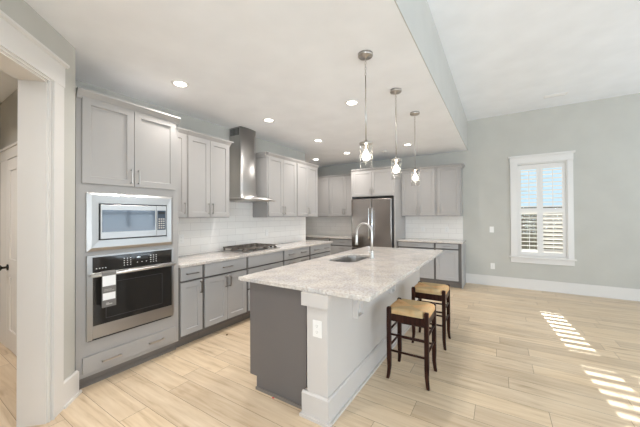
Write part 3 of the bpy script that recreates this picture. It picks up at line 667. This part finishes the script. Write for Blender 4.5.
# make true corners: move the two mid samples of each corner onto it
for q, (cx, cy) in enumerate(((CX1, CY1), (CX0, CY1), (CX0, CY0), (CX1, CY0))): out[q*n+2] = (cx, cy); out[q*n+3] = None
inn = [p for i, p in enumerate(inn) if out[i] is not None]; out = [p for p in out if p is not None]
m = MB(); bm = m.bm
LV = lambda P, z: [bm.verts.new((p[0], p[1], z)) for p in P]
ot, ob, it, ib = LV(out, CZ1), LV(out, CZ0), LV(inn, CZ1), LV(inn, CZ0); k = len(out)
for i in range(k):
    j = (i+1) % k
    bm.faces.new((ot[i], ot[j], it[j], it[i])); bm.faces.new((ob[i], ib[i], ib[j], ob[j])); bm.faces.new((ot[i], ob[i], ob[j], ot[j])); bm.faces.new((it[i], it[j], ib[j], ib[i]))
o = m.build('countertop', STONE, loc=(-1.28, 3.07, CZ0), bevel=.004); tag(o, 'large speckled stone island top with the sink and faucet', 'countertop')

# sink
t = thing('undermount_sink', 'stainless undermount sink let into the island top', 'sink', (-1.53, 3.14, .66))
def sk(m): bmesh.ops.translate(m.bm, verts=m.bm.verts, vec=(1.53, -3.14, -.66)); return m
m = MB(); bm = m.bm
a = rrect(SX0-.004, SX1+.004, SY0-.004, SY1+.004, .118); b2 = rrect(SX0+.01, SX1-.01, SY0+.01, SY1-.01, .106); c2 = rrect(SX0+.04, SX1-.04, SY0+.04, SY1-.04, .08)
o2 = rrect(SX0-.012, SX1+.012, SY0-.012, SY1+.012, .126)
Ls = [LV(o2, .66), LV(o2, .878), LV(a, .878), LV(b2, .70), LV(c2, .675)]; k = len(a)
for p, q in zip(Ls, Ls[1:]):
    for i in range(k): f = bm.faces.new((p[i], p[(i+1) % k], q[(i+1) % k], q[i])); f.smooth = False
bm.faces.new(Ls[-1]); bm.faces.new(Ls[0][::-1]); sk(m).build('basin', STEEL, t)
sk(MB().lathe([(.045, .6752), (.042, .679), (.02, .677), (0, .677)], (-1.53, 3.14, 0), 18)).build('drain', CHROME, t)

# faucet
t = thing('gooseneck_faucet', 'brushed nickel gooseneck faucet rising from the island top', 'faucet', (-1.278, 3.186, .9105))
FAU = steel_mat('faucet_nickel', (.62, .60, .575), .30, (30, 30, 30))
MB().lathe([(.030, 0), (.030, .006), (.024, .014), (.020, .030), (.019, .085), (.016, .092), (0, .093)], n=20).build('base', FAU, t)
path = [(0, 0, .085), (0, 0, .20), (0, 0, .315)]
for k in range(1, 13): a = PI*k/13; path.append((-.097+.097*math.cos(a), 0, .315+.100*math.sin(a)))
path += [(-.194, 0, .30), (-.195, 0, .275)]
MB().tube(path, .0125, 14).build('spout', FAU, t)
MB().tube([(-.195, 0, .276), (-.196, 0, .26), (-.198, 0, .19), (-.199, 0, .155)], [.014, .0165, .0165, .019], 14).build('spray_head', FAU, t)
MB().tube([(.0, -.018, .060), (.004, -.045, .066), (.010, -.105, .098)], [.009, .007, .006], 10).build('lever', FAU, t)

# ------------------------------------------------------------------ outlets and switches
def plate(name, label, loc, rot, slots, group=None):
    t = thing(name, label, 'outlet' if 'outlet' in name else 'switch', loc, rot, group)
    bx(-.037, .037, -.006, -.0005, -.059, .059).build('cover_plate', PLATE, t, bevel=.002, seg=1)
    if slots:
        for z in (-.021, .021):
            o = bx(-.016, .016, -.0078, -.0061, z-.014, z+.014).build('receptacle', PLATE, t)
            k = MB(); k.box(-.008, -.005, -.0083, -.0079, z-.004, z+.008); k.box(.005, .008, -.0083, -.0079, z-.004, z+.008); k.box(-.003, .003, -.0083, -.0079, z-.011, z-.006); k.build('slot', SLOT, o)
    else: bx(-.016, .016, -.009, -.0061, -.033, .033).build('rocker', PLATE, t)
    return t
plate('wall_outlet', 'white outlet on the front post of the island', (-1.079, 1.675, .634), 0, True)
plate('wall_switch', 'white switch plate on the grey wall between end cabinets and window', (-.124, YB, 1.128), 0, False)
plate('wall_outlet', 'white outlet low on the grey wall, below the switch plate', (-.114, YB, .391), 0, True)
plate('wall_outlet', 'white outlet in the cooktop backsplash nearest the oven cabinet', (XL+.011, 2.188, 1.13), R90, True)
plate('wall_outlet', 'white outlet in the cooktop backsplash past the hood', (XL+.011, 3.815, 1.13), R90, True)
plate('wall_outlet', 'white outlet in the far wall tiles, on the refrigerator side', (-1.464, YB-.011, 1.115), 0, True)
plate('wall_outlet', 'white outlet in the far wall tiles, on the window side', (-.963, YB-.011, 1.115), 0, True)

# ------------------------------------------------------------------ stools
def make_stool(label, loc):
    t = thing('bar_stool', label, 'stool', loc, 0, 'backless rush-seat stools at the island')
    HX, HY = .176, .174
    for sx in (-1, 1):
        for sy in (-1, 1):
            m = MB(); bm = m.bm; rows = []
            for z, w, off in ((0, .0125, .010), (.04, .0135, .004), (.10, .0155, -.001), (.18, .0175, 0), (.50, .018, 0), (.612, .0175, 0), (.622, .013, 0)):
                cx, cy = sx*(HX-.018+off), sy*(HY-.018+off)
                rows.append([bm.verts.new((cx+dx*w, cy+dy*w, z)) for dx, dy in ((-1, -1), (1, -1), (1, 1), (-1, 1))])
            for a, b in zip(rows, rows[1:]):
                for i in range(4): bm.faces.new((a[i], a[(i+1) % 4], b[(i+1) % 4], b[i]))
            bm.faces.new(rows[0][::-1]); bm.faces.new(rows[-1]); m.build('leg', WALNUT, t, bevel=.004)
    for s in (-1, 1):
        bx(-HX+.037, HX-.037, s*(HY-.018)-.011, s*(HY-.018)+.011, .505, .570).build('apron', WALNUT, t, bevel=.003, seg=1)
        bx(s*(HX-.018)-.011, s*(HX-.018)+.011, -HY+.037, HY-.037, .505, .570).build('apron', WALNUT, t, bevel=.003, seg=1)
        for z in (.245, .385):
            MB().tube([(-HX+.034, s*(HY-.018), z), (HX-.034, s*(HY-.018), z)], .0095, 10).build('stretcher', WALNUT, t)
        for z in (.275, .415):
            MB().tube([(s*(HX-.018), -HY+.034, z), (s*(HX-.018), HY-.034, z)], .0095, 10).build('stretcher', WALNUT, t)
    # woven seat : four sectors meeting along the diagonals, rolled edges, corners cut round the leg tops
    m = MB(); bm = m.bm; N = 24; hx, hy = HX-.002, HY-.002; g = {}
    def inside(u, v): return not (abs(u)*hx > HX-.038 and abs(v)*hy > HY-.038)
    for i in range(N+1):
        for j in range(N+1):
            u, v = -1+2*i/N, -1+2*j/N; r = max(abs(u), abs(v)); q = min(abs(u), abs(v))
            z = .602+.020*(1-r**24)-.008*(1-r) - .006*max(0, 1-abs(abs(u)-abs(v))/.10)*min(1, r*3)
            g[i, j] = (u, v, u*hx, v*hy, z)
    ok = {(i, j): all(inside(g[a, b][0], g[a, b][1]) for a, b in ((i, j), (i+1, j), (i+1, j+1), (i, j+1))) for i in range(N) for j in range(N)}
    VT, VB = {}, {}
    def vt(k):
        if k not in VT: VT[k] = bm.verts.new(g[k][2:])
        return VT[k]
    def vb(k):
        if k not in VB: VB[k] = bm.verts.new((g[k][2], g[k][3], .572))
        return VB[k]
    for (i, j), f in ok.items():
        if not f: continue
        K = [(i, j), (i+1, j), (i+1, j+1), (i, j+1)]
        bm.faces.new([vt(k) for k in K]).smooth = True; bm.faces.new([vb(k) for k in K[::-1]])
        for e, nb in ((0, (i, j-1)), (1, (i+1, j)), (2, (i, j+1)), (3, (i-1, j))):
            if not ok.get(nb, False): a, b = K[e], K[(e+1) % 4]; bm.faces.new((vt(a), vb(a), vb(b), vt(b)))
    m.build('seat', RUSH, t)
    return t
st = make_stool('dark wood stool with woven rush seat, the nearer of two at the island', (-.668, 2.598, 0))
copy_tree(st, (-.660, 3.412, 0), 'dark wood stool with woven rush seat, the farther of two at the island')

# ------------------------------------------------------------------ lamps
def make_downlight(label, loc, w):
    t = thing('recessed_light', label, 'ceiling light', loc, 0, 'recessed ceiling lights')
    MB().lathe([(.060, -.004), (.060, -.0005), (.088, -.0005), (.088, -.003), (.080, -.006), (.060, -.007), (.060, -.004)], n=28, cap=False).build('trim_ring', PLATE, t)
    MB().lathe([(0, -.003), (.060, -.003), (.060, -.001), (0, -.001)], n=28, cap=False).build('lens', LENS, t)
    d = bpy.data.lights.new('lamp', 'AREA'); d.shape = 'DISK'; d.size = .11; d.energy = w; d.color = (1, .965, .93); d.spread = math.radians(145)
    l = bpy.data.objects.new('lamp', d); C.objects.link(l); l.parent = t; l.location = (0, 0, -.012)
    return t
DL = 9.5
dl = make_downlight('lit recessed light in front of the tall oven cabinet', (-2.75, 1.70, ZL), DL)
for x, y, lab in ((-2.747, 3.02, 'lit recessed light in front of the range hood'), (-2.745, 4.32, 'lit recessed light above the aisle just past the hood'), (-3.708, 5.73, 'lit recessed light deepest in the far corner above the wall cabinets'),
                  (-2.776, 5.53, 'lit recessed light in front of the cabinet above the refrigerator'), (-1.484, 3.10, 'lit recessed light above the middle of the island'), (-1.472, 5.52, 'lit recessed light in front of the nook beside the refrigerator'),
                  (-1.484, .75, 'added unseen recessed fill light in the ceiling before the island'), (-2.75, -.55, 'added unseen recessed fill light in the hall just inside the doorway'), (-4.05, -.35, 'added unseen recessed fill light in the hall before the white door')):  # last three are added, out of view, to brighten kitchen and hall
    c = copy_tree(dl, (x, y, ZL), lab)
    if 'white door' in lab:
        for ch in c.children:
            if ch.type == 'LIGHT': ch.data = ch.data.copy(); ch.data.energy = 22.
def make_pendant(label, loc):
    t = thing('pendant_light', label, 'pendant light', loc, 0, 'glass pendants over the island')
    MB().lathe([(.062, -.0005), (.062, -.020), (.056, -.026), (.014, -.028), (.010, -.040), (0, -.040)], n=28).build('canopy', NICKEL, t)
    zt = -.758
    m = MB()
    for k in range(6): # chain links under the canopy
        z = -.052-k*.024; pts = []
        for j in range(11):
            a = 2*PI*j/10; u, v = .006*math.cos(a), .016*math.sin(a); pts.append((u, 0, z+v) if k % 2 else (0, u, z+v))
        m.tube(pts, .0018, 6, cap=False)
    m.build('chain', NICKEL, t)
    MB().tube([(0, 0, -.182), (0, 0, zt+.03)], .0052, 10).build('rod', NICKEL, t)
    MB().lathe([(0, .032), (.012, .030), (.014, .014), (.040, .010), (.055, .006), (.057, -.004), (.052, -.010), (.020, -.012), (.019, -.055), (0, -.056)], (0, 0, zt), 24, cap=False).build('socket_cap', NICKEL, t)
    MB().lathe([(.050, -.013), (.0535, -.020), (.0535, -.214), (.0515, -.214), (.0515, -.022), (.049, -.0145), (.050, -.013)], (0, 0, zt), 32, cap=False).build('glass_shade', SHADE, t)
    MB().lathe([(.012, -.057), (.014, -.070), (.026, -.086), (.033, -.106), (.032, -.122), (.022, -.138), (0, -.145)], (0, 0, zt), 20, cap=False).build('bulb', BULB, t)
    return t
pd = make_pendant('glass cylinder pendant hanging nearest, over the front of the island', (-.940, 2.23, ZL))
copy_tree(pd, (-.936, 3.052, ZL), 'middle glass pendant, over the sink part of the island')
copy_tree(pd, (-.932, 3.864, ZL), 'farthest glass pendant, over the window end of the island')

# ceiling fittings
t = thing('smoke_detector', 'small round smoke detector on the ceiling before the refrigerator', 'smoke detector', (-2.02, 5.78, ZL))
MB().lathe([(.055, -.0005), (.055, -.014), (.045, -.028), (.02, -.032), (0, -.032)], n=24).build('housing', PLATE, t); MB().lathe([(.012, -.0325), (.010, -.034), (0, -.034)], n=12).build('sensor_cap', SLOT, t)
t = thing('ceiling_vent', 'small white air vent in the high ceiling near the far wall', 'vent', (.815, 6.07, ZH))
m = MB(); m.box(-.15, .15, -.06, -.045, -.008, -.0005); m.box(-.15, .15, .045, .06, -.008, -.0005); m.box(-.15, -.135, -.045, .045, -.008, -.0005); m.box(.135, .15, -.045, .045, -.008, -.0005); m.build('vent_frame', PLATE, t)
m = MB()
for k in range(6): y = -.0375+k*.015; m.prism([(y-.0035, -.002), (y-.003, -.001), (y+.0035, -.007), (y+.003, -.008)], 'x', -.135, .135)
m.build('slat', PLATE, t); bx(-.135, .135, -.045, .045, -.0009, -.0004).build('backing', BLACK, t)

# specks on the floor
m = MB(); m.lathe([(.013, 0), (.012, .006), (.005, .010), (0, .010)], (-2.774, 2.301, .0005), n=9); tag(m.build('wood_crumb', SPECK, loc=(-2.774, 2.301, .0005)), 'tiny brown crumb on the floor before the base cabinets', 'crumb')
m = bx(-1.518, -1.498, 1.688, 1.700, .0005, .002); tag(m.build('tape_scrap', REDM, loc=(-1.508, 1.694, .0005)), 'tiny red tape scrap on the floor at the island end', 'tape')
